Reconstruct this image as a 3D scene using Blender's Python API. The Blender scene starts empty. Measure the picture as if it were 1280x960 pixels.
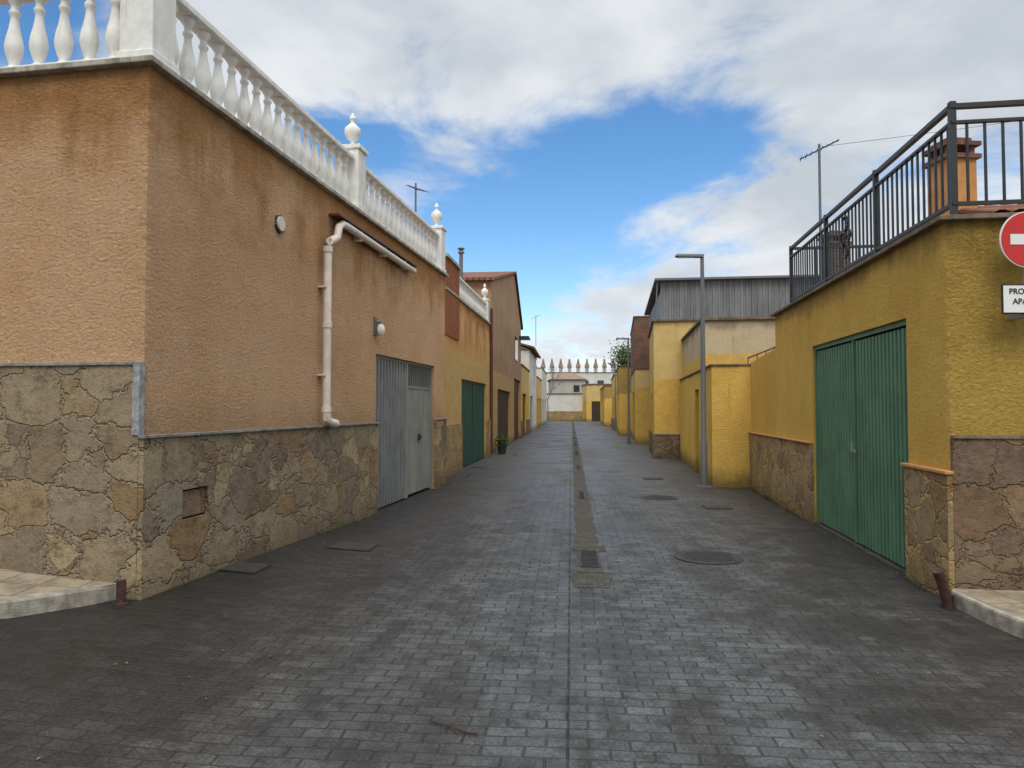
import bpy, math, random
from mathutils import Vector, Matrix
random.seed(7)
D=bpy.data; C=bpy.context; SC=C.scene
COL=SC.collection

# ------------------------------------------------------------------ node helpers
class NT:
    def __init__(s, nt): s.nt=nt
    def n(s,t,ins=None,**at):
        nd=s.nt.nodes.new(t)
        for k,v in at.items(): setattr(nd,k,v)
        if ins:
            for k,v in ins.items(): s.put(nd.inputs[k],v)
        return nd
    def put(s,sock,v):
        if isinstance(v,bpy.types.NodeSocket): s.nt.links.new(v,sock)
        else:
            if sock.type=='RGBA' and len(v)==3: v=(*v,1)
            sock.default_value=v
    def m(s,op,a,b=0.0,c=None,clamp=False):
        nd=s.n('ShaderNodeMath',operation=op,use_clamp=clamp)
        s.put(nd.inputs[0],a); s.put(nd.inputs[1],b)
        if c is not None: s.put(nd.inputs[2],c)
        return nd.outputs[0]
    def noise(s,vec,scale,detail=4,rough=.55,dist=0):
        return s.n('ShaderNodeTexNoise',{'Vector':vec,'Scale':scale,'Detail':detail,'Roughness':rough,'Distortion':dist}).outputs[0]
    def mr(s,v,a,b,c=0.0,d=1.0,smooth=True):
        nd=s.n('ShaderNodeMapRange',interpolation_type='SMOOTHSTEP' if smooth else 'LINEAR')
        for i,x in enumerate((v,a,b,c,d)): s.put(nd.inputs[i],x)
        return nd.outputs[0]
    def mix(s,f,a,b,bt='MIX'):
        nd=s.n('ShaderNodeMixRGB',blend_type=bt)
        s.put(nd.inputs[0],f); s.put(nd.inputs[1],a); s.put(nd.inputs[2],b)
        return nd.outputs[0]
    def ramp(s,f,stops,interp='LINEAR'):
        nd=s.n('ShaderNodeValToRGB'); s.put(nd.inputs[0],f)
        cr=nd.color_ramp; cr.interpolation=interp
        while len(cr.elements)<len(stops): cr.elements.new(.5)
        for e,(p,c) in zip(cr.elements,stops):
            e.position=p; e.color=(*c,1) if len(c)==3 else c
        return nd.outputs[0]
    def scale(s,vec,v,rot=(0,0,0),loc=(0,0,0)):
        return s.n('ShaderNodeMapping',{'Vector':vec,'Scale':v,'Rotation':rot,'Location':loc}).outputs[0]
    def bump(s,h,strength,dist,normal=None):
        ins={'Height':h,'Strength':strength,'Distance':dist}
        if normal is not None: ins['Normal']=normal
        return s.n('ShaderNodeBump',ins).outputs[0]

def newmat(name,rough=.85,spec=.3,metal=0):
    m=D.materials.new(name); m.use_nodes=True
    t=NT(m.node_tree); b=m.node_tree.nodes['Principled BSDF']
    b.inputs['Roughness'].default_value=rough
    b.inputs['Specular IOR Level'].default_value=spec
    b.inputs['Metallic'].default_value=metal
    co=t.n('ShaderNodeTexCoord').outputs['Object']
    return m,t,b,co

def plain(name,col,rough=.7,metal=0,var=.15,sc=6,bmp=.15,spec=.3,dirt=None):
    m,t,b,co=newmat(name,rough,spec,metal)
    n1=t.noise(co,sc,4,.65)
    f=t.mr(n1,.3,.7)
    c=t.mix(f,tuple(x*(1-var) for x in col),tuple(min(1,x*(1+var)) for x in col))
    if dirt:
        n2=t.noise(t.scale(co,(5,5,.8)),1.2,4,.7)
        c=t.mix(t.mr(n2,.5,.75,0,.7),c,dirt)
    t.put(b.inputs['Base Color'],c)
    if bmp: t.put(b.inputs['Normal'],t.bump(t.noise(co,sc*12,1),bmp,.01))
    return m

def stucco(name,base,dark,ztop=4.4,topcol=None,topd=.9,grime=(.10,.09,.07),zb=0.0,bs=.9,bscale=28,band=None,drip=.6,speck=.38,bd=.055):
    m,t,b,co=newmat(name,.95,.12)
    z=t.n('ShaderNodeSeparateXYZ',{0:co}).outputs[2]
    big=t.noise(co,.8,3,.6); med=t.noise(co,4,6,.78); fine=t.noise(t.scale(co,(1,1,1.5)),bscale,5,.75,.4)
    c=t.mix(t.mr(big,.35,.65),base,dark)
    c=t.mix(t.mr(med,.48,.74,0,.45),c,tuple(x*.70 for x in base))
    c=t.mix(t.mr(med,.28,.46,.45,0),c,tuple(min(1,x*1.15) for x in base))
    if band:
        zc,bc=band
        c=t.mix(t.mr(z,zc-.01,zc+.01,1,0),c,t.mix(t.mr(med,.3,.7),bc,tuple(x*.75 for x in bc)))
    streak=t.noise(t.scale(co,(3.5,3.5,.35)),1.3,5,.7)
    if topcol:
        edge=t.m('ADD',t.m('ADD',z,t.m('MULTIPLY',t.m('SUBTRACT',streak,.5),topd*1.2)),t.m('MULTIPLY',t.m('SUBTRACT',big,.5),topd*3.0))
        f=t.mr(edge,ztop-topd,ztop-.05)
        c=t.mix(t.m('MULTIPLY',f,.9),c,t.mix(t.mr(med,.3,.7),topcol,tuple(x*.65 for x in topcol)))
    f=t.m('MULTIPLY',t.mr(streak,.56,.76),t.mr(z,ztop-1.8,ztop,0,drip))
    c=t.mix(f,c,tuple(x*.48 for x in dark))
    f=t.m('MULTIPLY',t.mr(t.m('ADD',z,t.m('MULTIPLY',t.m('SUBTRACT',med,.5),.7)),zb,zb+.5,1,0),.75)
    c=t.mix(f,c,grime)
    c=t.mix(t.mr(fine,.32,.50,speck,0),c,tuple(x*.42 for x in dark))
    c=t.mix(t.mr(fine,.55,.75,0,.4),c,tuple(min(1,x*1.2) for x in base))
    t.put(b.inputs['Base Color'],c)
    h=t.m('ADD',fine,t.m('MULTIPLY',med,1.0))
    t.put(b.inputs['Normal'],t.bump(h,bs,bd))
    return m

def stone(name,cols,mortar,scale=3.0,mw=.035,seed=0,dirtc=(.05,.045,.04),mf=.6):
    m,t,b,co=newmat(name,.9,.15)
    co2=t.scale(co,(1,1,1.3),loc=(seed,seed*.7,seed*.3))
    dn=t.n('ShaderNodeTexNoise',{'Vector':co2,'Scale':4.2,'Detail':4,'Roughness':.6}).outputs[1]
    vv=t.n('ShaderNodeVectorMath',{0:co2,1:t.n('ShaderNodeVectorMath',{0:dn,'Scale':.32},operation='SCALE').outputs[0]},operation='ADD').outputs[0]
    n1=t.noise(co,9,6,.78); n2=t.noise(co,1.7,4,.65)
    e1=t.n('ShaderNodeTexVoronoi',{'Vector':vv,'Scale':scale},feature='DISTANCE_TO_EDGE').outputs[0]
    e2=t.n('ShaderNodeTexVoronoi',{'Vector':vv,'Scale':scale*2.1},feature='DISTANCE_TO_EDGE').outputs[0]
    vc=t.n('ShaderNodeTexVoronoi',{'Vector':vv,'Scale':scale},feature='F1').outputs[1]
    vc2=t.n('ShaderNodeTexVoronoi',{'Vector':vv,'Scale':scale*2.1},feature='F1').outputs[1]
    s1=t.n('ShaderNodeSeparateColor',{0:vc}); r1=s1.outputs[0]; pick=s1.outputs[1]
    r2=t.n('ShaderNodeSeparateColor',{0:vc2}).outputs[0]
    small=t.m('GREATER_THAN',pick,.72)   # some big cells are filled with small stones
    lerp=lambda a,b_: t.m('ADD',t.m('MULTIPLY',a,t.m('SUBTRACT',1.0,small)),t.m('MULTIPLY',b_,small))
    ve=lerp(e1,t.m('MINIMUM',e1,t.m('MULTIPLY',e2,.9)))
    rr=t.m('ADD',lerp(r1,r2),t.m('MULTIPLY',t.m('SUBTRACT',n2,.5),.4),clamp=True)
    c=t.ramp(rr,[(i/(len(cols)-1),k) for i,k in enumerate(cols)])
    c=t.mix(t.mr(n1,.46,.70,0,.6),c,tuple(x*.45 for x in cols[0]))
    c=t.mix(t.mr(n1,.28,.45,.4,0),c,tuple(x*1.3 for x in cols[1]))
    mm=t.mr(t.m('ADD',ve,t.m('MULTIPLY',t.m('SUBTRACT',n1,.5),.10)),mw*.3,mw*1.8,1,0)
    c=t.mix(t.m('MULTIPLY',mm,mf),c,mortar)
    crack=t.mr(t.m('ABSOLUTE',t.m('SUBTRACT',t.m('ADD',ve,t.m('MULTIPLY',t.m('SUBTRACT',n1,.5),.05)),mw*1.6)),.002,.012,.55,0)
    c=t.mix(crack,c,tuple(x*.3 for x in cols[0]))
    c=t.mix(t.mr(n2,.56,.70,0,.4),c,t.mix(t.mr(n1,.35,.65),mortar,dirtc))
    z=t.n('ShaderNodeSeparateXYZ',{0:co}).outputs[2]
    c=t.mix(t.mr(t.m('ADD',z,t.m('MULTIPLY',n1,.5)),.2,.65,.65,0),c,dirtc)
    t.put(b.inputs['Base Color'],c)
    h=t.m('ADD',t.mr(ve,0,mw*2.4,0,.8),t.m('MULTIPLY',n1,1.6))
    t.put(b.inputs['Normal'],t.bump(h,.85,.035))
    return m

# ------------------------------------------------------------------ mesh helpers
class MB:
    def __init__(s): s.v=[]; s.f=[]
    def add(s,vs,fs):
        o=len(s.v); s.v+= [tuple(x) for x in vs]; s.f+=[tuple(i+o for i in f) for f in fs]; return s
    def box(s,x0,x1,y0,y1,z0,z1):
        return s.add([(x0,y0,z0),(x1,y0,z0),(x1,y1,z0),(x0,y1,z0),(x0,y0,z1),(x1,y0,z1),(x1,y1,z1),(x0,y1,z1)],
          [(0,3,2,1),(4,5,6,7),(0,1,5,4),(1,2,6,5),(2,3,7,6),(3,0,4,7)])
    def lathe(s,cx,cy,z0,prof,seg=14,cap=True):
        o=len(s.v); n=len(prof)
        for r,z in prof:
            for i in range(seg):
                a=2*math.pi*i/seg; s.v.append((cx+r*math.cos(a),cy+r*math.sin(a),z0+z))
        for k in range(n-1):
            for i in range(seg):
                j=(i+1)%seg
                s.f.append((o+k*seg+i,o+k*seg+j,o+(k+1)*seg+j,o+(k+1)*seg+i))
        if cap:
            s.f.append(tuple(o+i for i in reversed(range(seg)))); s.f.append(tuple(o+(n-1)*seg+i for i in range(seg)))
        return s
    def tube(s,pts,r,seg=10,r2=None):
        pts=[Vector(p) for p in pts]; o=len(s.v); n=len(pts)
        for k,p in enumerate(pts):
            d=(pts[min(k+1,n-1)]-pts[max(k-1,0)]).normalized()
            up=Vector((0,0,1)) if abs(d.z)<.9 else Vector((1,0,0))
            a=d.cross(up).normalized(); b=a.cross(d)
            rr=r if r2 is None else r+(r2-r)*k/(n-1)
            for i in range(seg):
                t=2*math.pi*i/seg; s.v.append(tuple(p+a*rr*math.cos(t)+b*rr*math.sin(t)))
        for k in range(n-1):
            for i in range(seg):
                j=(i+1)%seg
                s.f.append((o+k*seg+i,o+k*seg+j,o+(k+1)*seg+j,o+(k+1)*seg+i))
        s.f.append(tuple(o+i for i in range(seg))); s.f.append(tuple(o+(n-1)*seg+i for i in reversed(range(seg))))
        return s
    def ribbed(s,x0,x1,y,z0,z1,pitch=.1,dep=.018):
        pts=[]; x=x0
        while x<x1-1e-4:
            for fx,fy in ((0,0),(.36,0),(.42,-dep),(.94,-dep)):
                xx=x+fx*pitch
                if xx<x1: pts.append((xx,y+fy))
            x+=pitch
        pts.append((x1,y))
        o=len(s.v)
        for px,py in pts: s.v.append((px,py,z0)); s.v.append((px,py,z1))
        for i in range(len(pts)-1):
            a=o+2*i; s.f.append((a,a+2,a+3,a+1))
        return s
    def obj(s,name,mat,parent=None,smooth=False,bevel=0):
        me=D.meshes.new(name); me.from_pydata(s.v,[],s.f); me.update()
        import bmesh
        bm=bmesh.new(); bm.from_mesh(me); bmesh.ops.recalc_face_normals(bm,faces=bm.faces); bm.to_mesh(me); bm.free()
        if smooth:
            for p in me.polygons: p.use_smooth=True
        me.materials.append(mat)
        ob=D.objects.new(name,me); COL.objects.link(ob)
        if parent: ob.parent=parent
        if bevel:
            md=ob.modifiers.new('b','BEVEL'); md.width=bevel; md.segments=2; md.limit_method='ANGLE'
        if smooth:
            try: me.set_sharp_from_angle(angle=math.radians(40))
            except Exception: pass
        return ob

def frame(name,x,y,slope=0,rev=False,z=0):
    e=D.objects.new(name,None); COL.objects.link(e); e.empty_display_size=.3
    e.location=(x,y,z)
    ang=math.atan2(1,slope)+(math.pi if rev else 0)
    e.rotation_euler=(0,0,ang)
    return e

def ss(t): t=max(0,min(1,t)); return t*t*(3-2*t)
def hgt(x,y):
    k=1-ss((y-7.5)/4)
    return k*(.11*ss((-x-1.2)/2.0)+.12*ss((-x-3)/2))

# ------------------------------------------------------------------ materials
M={}
M['salmon']=stucco('salmon_stucco',(.77,.485,.285),(.69,.415,.225),ztop=4.37,topcol=(.56,.285,.105),topd=.95,zb=1.22,grime=(.38,.25,.15),bs=1.0,bscale=26,drip=.5)
M['yellow']=stucco('yellow_stucco',(.82,.53,.13),(.74,.45,.10),ztop=3.2,topcol=(.52,.33,.11),topd=.3,zb=-.1,grime=(.2,.15,.05),bs=.95,bscale=25)
M['yellowside']=stucco('yellow_stucco_darker',(.62,.41,.10),(.48,.31,.08),ztop=3.2,topcol=(.33,.22,.07),topd=.5,zb=-.1,grime=(.2,.15,.05),bs=1.0,bscale=24)  # darker yellow for the side wall, with a deeper band at the top
M['yellow2']=stucco('yellow_render',(.78,.51,.13),(.68,.43,.10),ztop=2.5,topcol=(.46,.31,.10),topd=.15,zb=0,grime=(.05,.045,.03),bs=.7,bscale=24,drip=.7)
M['beige']=stucco('beige_render',(.58,.47,.31),(.50,.40,.25),ztop=3.7,topcol=(.36,.29,.2),topd=.3,bs=.4,band=(2.9,(.74,.48,.13)))
M['yellow3']=stucco('pale_yellow_render',(.68,.50,.21),(.58,.41,.16),ztop=4.4,topcol=(.42,.3,.13),topd=.2,bs=.4,band=(2.5,(.74,.48,.12)))
M['orange']=stucco('orange_stucco',(.68,.41,.18),(.58,.32,.12),ztop=4.5,topcol=(.42,.18,.07),topd=1.0,bs=.6,band=(3.0,(.64,.43,.17)))
M['redbrown']=stucco('red_brown_render',(.33,.13,.065),(.28,.10,.05),ztop=5.2,bs=.5)
M['brownwall']=stucco('tan_brown_render',(.44,.29,.18),(.37,.23,.14),ztop=8,topcol=(.28,.17,.11),topd=.6,bs=.5,band=(2.9,(.56,.37,.16)))
M['white']=stucco('white_render',(.70,.68,.63),(.6,.58,.53),ztop=5,bs=.3,speck=.2)
M['cream']=stucco('grey_render',(.46,.44,.40),(.40,.37,.33),ztop=5,bs=.3,speck=.2)
M['stoneL']=stone('stone_cladding_grey',[(.20,.145,.09),(.35,.275,.175),(.22,.175,.125),(.42,.33,.20),(.27,.175,.09),(.31,.26,.19)],(.38,.31,.20),2.2,.020,0,(.13,.098,.062),.55)
M['stoneR']=stone('stone_cladding_ochre',[(.30,.19,.09),(.47,.34,.16),(.24,.17,.11),(.42,.30,.15),(.33,.25,.16)],(.62,.42,.16),2.4,.024,5,(.16,.11,.055),.75)
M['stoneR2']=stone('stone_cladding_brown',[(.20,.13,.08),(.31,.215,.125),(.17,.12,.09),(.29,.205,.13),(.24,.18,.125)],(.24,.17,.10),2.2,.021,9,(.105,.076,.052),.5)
M['trim']=plain('stone_trim',(.22,.21,.19),.7,var=.35,sc=9,bmp=.3)
M['marble']=plain('grey_marble_trim',(.28,.29,.29),.5,var=.4,sc=14,bmp=.1,dirt=(.14,.13,.12))
M['coping']=plain('coping_stone',(.36,.33,.27),.85,var=.35,sc=7,bmp=.4,dirt=(.12,.11,.09))
M['copR']=plain('coping_tile',(.17,.13,.09),.85,var=.35,sc=7,bmp=.4)
M['balw']=plain('cast_white_concrete',(.76,.75,.71),.75,var=.08,sc=8,bmp=.2,dirt=(.46,.44,.38))
M['pvc']=plain('white_pvc_pipe',(.68,.61,.53),.5,var=.12,sc=5,bmp=.05,dirt=(.44,.36,.27))
M['galv']=plain('grey_sheet_metal',(.21,.225,.225),.45,metal=.1,var=.14,sc=2.5,bmp=.05,dirt=(.14,.135,.125))
M['galv2']=plain('light_sheet_metal',(.27,.27,.25),.5,metal=.1,var=.12,sc=2.5,bmp=.05,dirt=(.18,.17,.145))
M['green']=plain('green_painted_metal',(.095,.20,.12),.5,var=.16,sc=2,bmp=.08,dirt=(.06,.13,.08),spec=.4)
M['teal']=plain('dark_green_door_paint',(.02,.08,.06),.45,var=.15,sc=2,bmp=.05)
M['darkdoor']=plain('dark_brown_door',(.05,.038,.03),.5,var=.2,sc=2,bmp=.05)
M['reddoor']=plain('oxide_red_door',(.10,.04,.03),.5,var=.2,sc=2,bmp=.05)
M['iron']=plain('black_iron',(.02,.021,.022),.45,var=.2,sc=10,bmp=.05,spec=.5)
M['rust']=plain('rusty_iron',(.065,.032,.026),.8,var=.4,sc=18,bmp=.4)
M['pole']=plain('grey_lamp_paint',(.15,.16,.165),.45,metal=.2,var=.08,sc=4,bmp=.03)
M['dark']=plain('dark_interior',(.02,.02,.02),.9,bmp=0)
M['roofslab']=plain('terrace_floor',(.25,.15,.10),.9)
M['glass']=plain('window_glass',(.03,.04,.05),.1,spec=.6,bmp=0)
M['lampglass']=plain('opal_glass',(.7,.7,.66),.3,bmp=0)
M['signred']=plain('sign_red',(.55,.035,.03),.4,var=.04,bmp=0)
M['signwhite']=plain('sign_white',(.78,.78,.76),.4,var=.03,bmp=0)
M['signblack']=plain('sign_black',(.02,.02,.02),.5,bmp=0)
M['ccurb']=plain('kerb_concrete',(.31,.28,.23),.9,var=.35,sc=8,bmp=.5,dirt=(.12,.11,.09))
M['orangech']=plain('orange_render_chimney',(.5,.25,.09),.9,var=.15,sc=5,bmp=.4)
M['turret']=plain('weathered_brown_tiles',(.26,.18,.13),.9,var=.3,sc=3,bmp=.2)

def tiles_mat():
    m,t,b,co=newmat('clay_roof_tiles',.85,.2)
    w=t.n('ShaderNodeTexWave',{'Vector':co,'Scale':1.6,'Distortion':.6,'Detail':2},wave_type='BANDS',bands_direction='Y')
    n=t.noise(co,6,4,.7)
    c=t.ramp(n,[(.25,(.14,.06,.04)),(.5,(.26,.115,.07)),(.75,(.36,.19,.12))])
    c=t.mix(t.mr(w.outputs[1],.1,.5,.7,0),c,(.07,.03,.025))
    t.put(b.inputs['Base Color'],c); t.put(b.inputs['Normal'],t.bump(w.outputs[1],.8,.05)); return m
M['tiles']=tiles_mat()

def brick_mat():
    m,t,b,co=newmat('brown_brickwork',.9,.2)
    sep=t.n('ShaderNodeSeparateXYZ',{0:co})
    u=t.m('ADD',sep.outputs[0],sep.outputs[1])
    v=t.n('ShaderNodeCombineXYZ',{0:u,1:sep.outputs[2]}).outputs[0]
    br=t.n('ShaderNodeTexBrick',{'Vector':v,'Color1':(.22,.10,.065,1),'Color2':(.15,.07,.05,1),'Mortar':(.2,.16,.13,1),'Scale':1,'Mortar Size':.008,'Brick Width':.25,'Row Height':.07})
    c=t.mix(t.mr(t.noise(co,3,3),.4,.7,0,.5),br.outputs[0],(.09,.05,.04))
    t.put(b.inputs['Base Color'],c); return m
M['brick']=brick_mat()

def sheet_mat():
    m,t,b,co=newmat('grey_corrugated_cladding',.55,.3,.2)
    n=t.noise(t.scale(co,(1,1,.3)),2.5,4,.65)
    c=t.mix(t.mr(n,.3,.7),(.15,.155,.16),(.23,.235,.24))
    t.put(b.inputs['Base Color'],c); return m
M['sheet']=sheet_mat()

def gray(t,v): return t.n('ShaderNodeCombineXYZ',{0:v,1:v,2:v}).outputs[0]
def road_mat():
    m,t,b,co=newmat('block_paving',.8,.35)
    a=math.atan(.084)
    rc=t.scale(co,(1,1,1),rot=(0,0,a))
    nd=t.n('ShaderNodeTexNoise',{'Vector':co,'Scale':2.1,'Detail':2}).outputs[1]
    wob=t.n('ShaderNodeVectorMath',{0:nd,'Scale':.045},operation='SCALE').outputs[0]
    rcw=t.n('ShaderNodeVectorMath',{0:rc,1:wob},operation='ADD').outputs[0]
    br=t.n('ShaderNodeTexBrick',{'Vector':rcw,'Color1':(0,0,0,1),'Color2':(1,1,1,1),'Mortar':(.5,.5,.5,1),'Scale':1,'Mortar Size':.0075,'Mortar Smooth':.6,'Bias':0,'Brick Width':.2,'Row Height':.1})
    fac=br.outputs[1]; rnd=t.n('ShaderNodeSeparateColor',{0:br.outputs[0]}).outputs[0]
    sep=t.n('ShaderNodeSeparateXYZ',{0:rc}); u=sep.outputs[0]; v=sep.outputs[1]
    n1=t.noise(co,.6,5,.68); n2=t.noise(co,3.4,6,.78); n3=t.noise(co,55,3,.75)
    n4=t.noise(t.scale(rc,(1.6,.22,1)),1.0,5,.7)
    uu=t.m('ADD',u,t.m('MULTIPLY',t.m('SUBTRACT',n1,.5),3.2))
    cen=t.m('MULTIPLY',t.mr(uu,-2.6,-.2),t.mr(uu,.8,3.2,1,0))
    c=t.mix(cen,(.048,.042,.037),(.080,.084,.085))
    c=t.mix(t.m('MULTIPLY',t.mr(n4,.46,.60),.65),c,(.029,.027,.025))
    c=t.mix(t.mr(n1,.50,.58,0,.6),c,(.026,.024,.022))
    c=t.mix(t.mr(n2,.47,.60,0,.7),c,(.024,.022,.020))
    c=t.mix(t.mr(n2,.28,.45,.6,0),c,(.135,.13,.12))
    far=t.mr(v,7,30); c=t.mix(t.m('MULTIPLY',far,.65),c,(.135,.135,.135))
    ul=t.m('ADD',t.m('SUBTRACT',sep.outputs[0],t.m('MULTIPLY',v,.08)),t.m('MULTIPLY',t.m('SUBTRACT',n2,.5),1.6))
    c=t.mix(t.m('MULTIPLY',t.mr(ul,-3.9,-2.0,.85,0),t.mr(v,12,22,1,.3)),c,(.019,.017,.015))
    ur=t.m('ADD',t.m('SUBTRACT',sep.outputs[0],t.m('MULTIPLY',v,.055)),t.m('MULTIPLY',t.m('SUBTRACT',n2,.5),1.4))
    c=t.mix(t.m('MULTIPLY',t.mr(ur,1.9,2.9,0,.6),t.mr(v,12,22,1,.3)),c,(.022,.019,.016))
    c=t.mix(1.0,c,gray(t,t.mr(rnd,0,1,.80,1.20,False)),'MULTIPLY')
    c=t.mix(1.0,c,gray(t,t.mr(n3,.3,.7,.45,1.55,False)),'MULTIPLY')
    ff=t.m('MULTIPLY',fac,t.mr(n2,.3,.6,.9,.4))
    c=t.mix(ff,c,t.mix(t.mr(n1,.4,.6),(.013,.012,.011),(.032,.028,.022)))
    jl=t.m('ABSOLUTE',t.m('ADD',t.m('ADD',u,.02),t.m('MULTIPLY',t.m('SUBTRACT',n2,.5),.02)))
    c=t.mix(t.mr(jl,.003,.011,.8,0),c,(.012,.012,.012))
    t.put(b.inputs['Base Color'],c)
    t.put(b.inputs['Roughness'],t.mr(n1,.38,.58,.75,.42))
    h=t.m('ADD',t.m('MULTIPLY',fac,-.9),t.m('MULTIPLY',n3,.7))
    h=t.m('ADD',h,t.m('MULTIPLY',rnd,.2))
    t.put(b.inputs['Normal'],t.bump(h,.8,.012)); return m
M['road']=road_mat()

def pave_mat():
    m,t,b,co=newmat('pavement_tiles',.85,.25)
    br=t.n('ShaderNodeTexBrick',{'Vector':co,'Color1':(.32,.26,.18,1),'Color2':(.37,.30,.21,1),'Mortar':(.12,.10,.08,1),'Scale':1,'Mortar Size':.006,'Brick Width':.3,'Row Height':.3},offset=0)
    n=t.noise(co,4,6,.75)
    c=t.mix(t.mr(n,.4,.65,0,.7),br.outputs[0],(.14,.115,.085))
    t.put(b.inputs['Base Color'],c); t.put(b.inputs['Normal'],t.bump(t.m('ADD',t.m('MULTIPLY',br.outputs[1],-1),t.noise(co,60,2)),.5,.01)); return m
M['pave']=pave_mat()
def channel_mat():
    m,t,b,co=newmat('worn_channel_concrete',.9,.2)
    n=t.noise(co,5,6,.78); n2=t.noise(co,30,4,.7)
    c=t.ramp(n,[(.3,(.048,.045,.039)),(.5,(.085,.078,.065)),(.7,(.14,.128,.107))])
    c=t.mix(t.mr(n2,.4,.65,.6,0),c,(.033,.030,.026))
    t.put(b.inputs['Base Color'],c); t.put(b.inputs['Normal'],t.bump(n2,.8,.02)); return m
M['channel']=channel_mat()
M['cast']=plain('cast_iron',(.045,.043,.042),.6,var=.3,sc=20,bmp=.4,metal=.2)
M['lid']=plain('hatch_lid',(.040,.038,.035),.75,var=.35,sc=16,bmp=.4)
M['earth']=plain('dry_earth',(.18,.15,.10),.95,var=.3,sc=.2,bmp=.3)

# ------------------------------------------------------------------ ground, road
g=MB(); g.add([(-2500,-2500,-.15),(2500,-2500,-.15),(2500,2500,-.15),(-2500,2500,-.15)],[(0,1,2,3)]).obj('ground',M['earth'])
def grid(name,xs,ys,zf,mat):
    b=MB(); nx=len(xs)
    for y in ys:
        for x in xs: b.v.append((x,y,zf(x,y)))
    for j in range(len(ys)-1):
        for i in range(nx-1):
            a=j*nx+i; b.f.append((a,a+1,a+1+nx,a+nx))
    return b.obj(name,mat,smooth=True)
xs=[-60,-30,-15,-10,-8]+[-7+.25*i for i in range(0,33)]+[1.5+i for i in range(1,8)]+[12,20,40,60]
ys=[-40,-20,-8]+[-2+.5*i for i in range(0,32)]+[14+3*i for i in range(1,34)]
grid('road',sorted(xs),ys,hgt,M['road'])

def pavement(name,kl,wl):
    e=D.objects.new(name,None); COL.objects.link(e)
    n=len(kl); slab=MB(); kerb=MB()
    K=[Vector(p).to_3d() for p in kl]; W=[Vector(p).to_3d() for p in wl]
    for k in K: k.z=hgt(k.x,k.y)+.12
    inn=[]
    for k,w in zip(K,W):
        d=(w-k); d.z=0; w.z=hgt(w.x,w.y)+.12
        dl=min(.13,d.length*.45) ; i=k+d.normalized()*dl; i.z=k.z+.0; inn.append(i)
    o=len(slab.v)
    for p,q in zip(inn,W): slab.v+= [(p.x,p.y,p.z-.002),(q.x,q.y,q.z-.002)]
    for i in range(n-1): slab.f.append((o+2*i,o+2*i+1,o+2*i+3,o+2*i+2))
    for i in range(n):
        p,q=K[i],inn[i]
        kerb.v+= [(p.x,p.y,p.z-.4),(p.x,p.y,p.z-.012),(p.x+(q.x-p.x)*.1,p.y+(q.y-p.y)*.1,p.z+.002),(q.x,q.y,q.z+.002),(q.x,q.y,q.z-.3)]
    for i in range(n-1):
        for j in range(4): a=5*i+j; kerb.f.append((a,a+1,a+6,a+5))
    kerb.f.append((0,1,2,3,4)); o=5*(n-1); kerb.f.append((o,o+1,o+2,o+3,o+4))
    slab.obj('paving',M['pave'],e); kerb.obj('kerb',M['ccurb'],e)
wy=lambda x:5.6+.165*(-2.93-x)
pavement('pavement',[(-3.03,5.60),(-3.22,5.32),(-3.52,4.97),(-3.95,4.76),(-4.6,4.72),(-6,4.85),(-14,6.1)],
  [(x,wy(x)) for x in (-3.0,-3.3,-3.75,-4.3,-4.9,-6,-14)])
wr=lambda x:5.88-.14*(x-3.65)
pavement('pavement',[(3.55,5.74),(3.52,5.2),(3.55,4.75),(3.72,4.45),(4.1,4.25),(4.8,4.12),(14,2.7)],
  [(x,wr(x)) for x in (3.66,3.85,4.05,4.3,4.6,5.1,14)])

# ------------------------------------------------------------------ balusters
BAL=[(.055,0),(.055,.03),(.035,.045),(.03,.07),(.045,.11),(.062,.18),(.066,.23),(.058,.29),(.042,.37),(.031,.45),(.028,.50),(.04,.52),(.04,.54),(.028,.56),(.030,.60),(.055,.64),(.055,.68)]
FIN=[(.07,0),(.07,.03),(.03,.06),(.03,.09),(.09,.15),(.12,.22),(.11,.29),(.06,.34),(.03,.37),(.035,.40),(.05,.43),(.035,.47),(.008,.52)]
def balu(mb,p0,p1,z,n,h=.70):
    for i in range(n):
        f=(i+.5)/n; x=p0[0]+(p1[0]-p0[0])*f; y=p0[1]+(p1[1]-p0[1])*f
        mb.lathe(x,y,z+.0,[(r*1.12,q*h/.68) for r,q in BAL],12)
def pedestal(mb,fin,x,y,z,h,w=.15,finial=True):
    mb.box(x-w-.02,x+w+.02,y-w-.02,y+w+.02,z,z+.08)
    mb.box(x-w,x+w,y-w,y+w,z+.08,z+h-.06)
    mb.box(x-w-.03,x+w+.03,y-w-.03,y+w+.03,z+h-.06,z+h)
    if finial: fin.lathe(x,y,z+h,FIN,18)

# ------------------------------------------------------------------ LEFT HOUSE 1
H=frame('stucco_house_with_balustrade',-2.93,5.6,.165)
w=MB(); w.box(.25,5.22,0,.25,-.2,4.37).box(5.22,8.51,0,.25,2.43,4.37).box(8.51,9.3,0,.25,-.2,4.37)
w.box(0,.25,.25,14,-.2,4.37).box(9.05,9.3,.25,14,-.2,4.37)
rc_=random.Random(3); NZ=90
o=len(w.v)
for k in range(NZ+1):
    z=-.2+4.57*k/NZ
    r_=.022+.012*math.sin(z*5.1)+rc_.uniform(-.007,.007)
    dx=rc_.uniform(-.004,.004)
    w.v+= [(.25,0,z),(r_+.02,0,z),(r_*.3+dx,r_*.3+dx,z),(0,r_+.02,z),(0,.25,z)]
for k in range(NZ):
    for j in range(4):
        a=o+5*k+j; w.f.append((a,a+1,a+6,a+5))
w.obj('walls',M['salmon'],H)
MB().box(.25,9.05,.25,14,4.1,4.3).obj('terrace',M['roofslab'],H)
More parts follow.
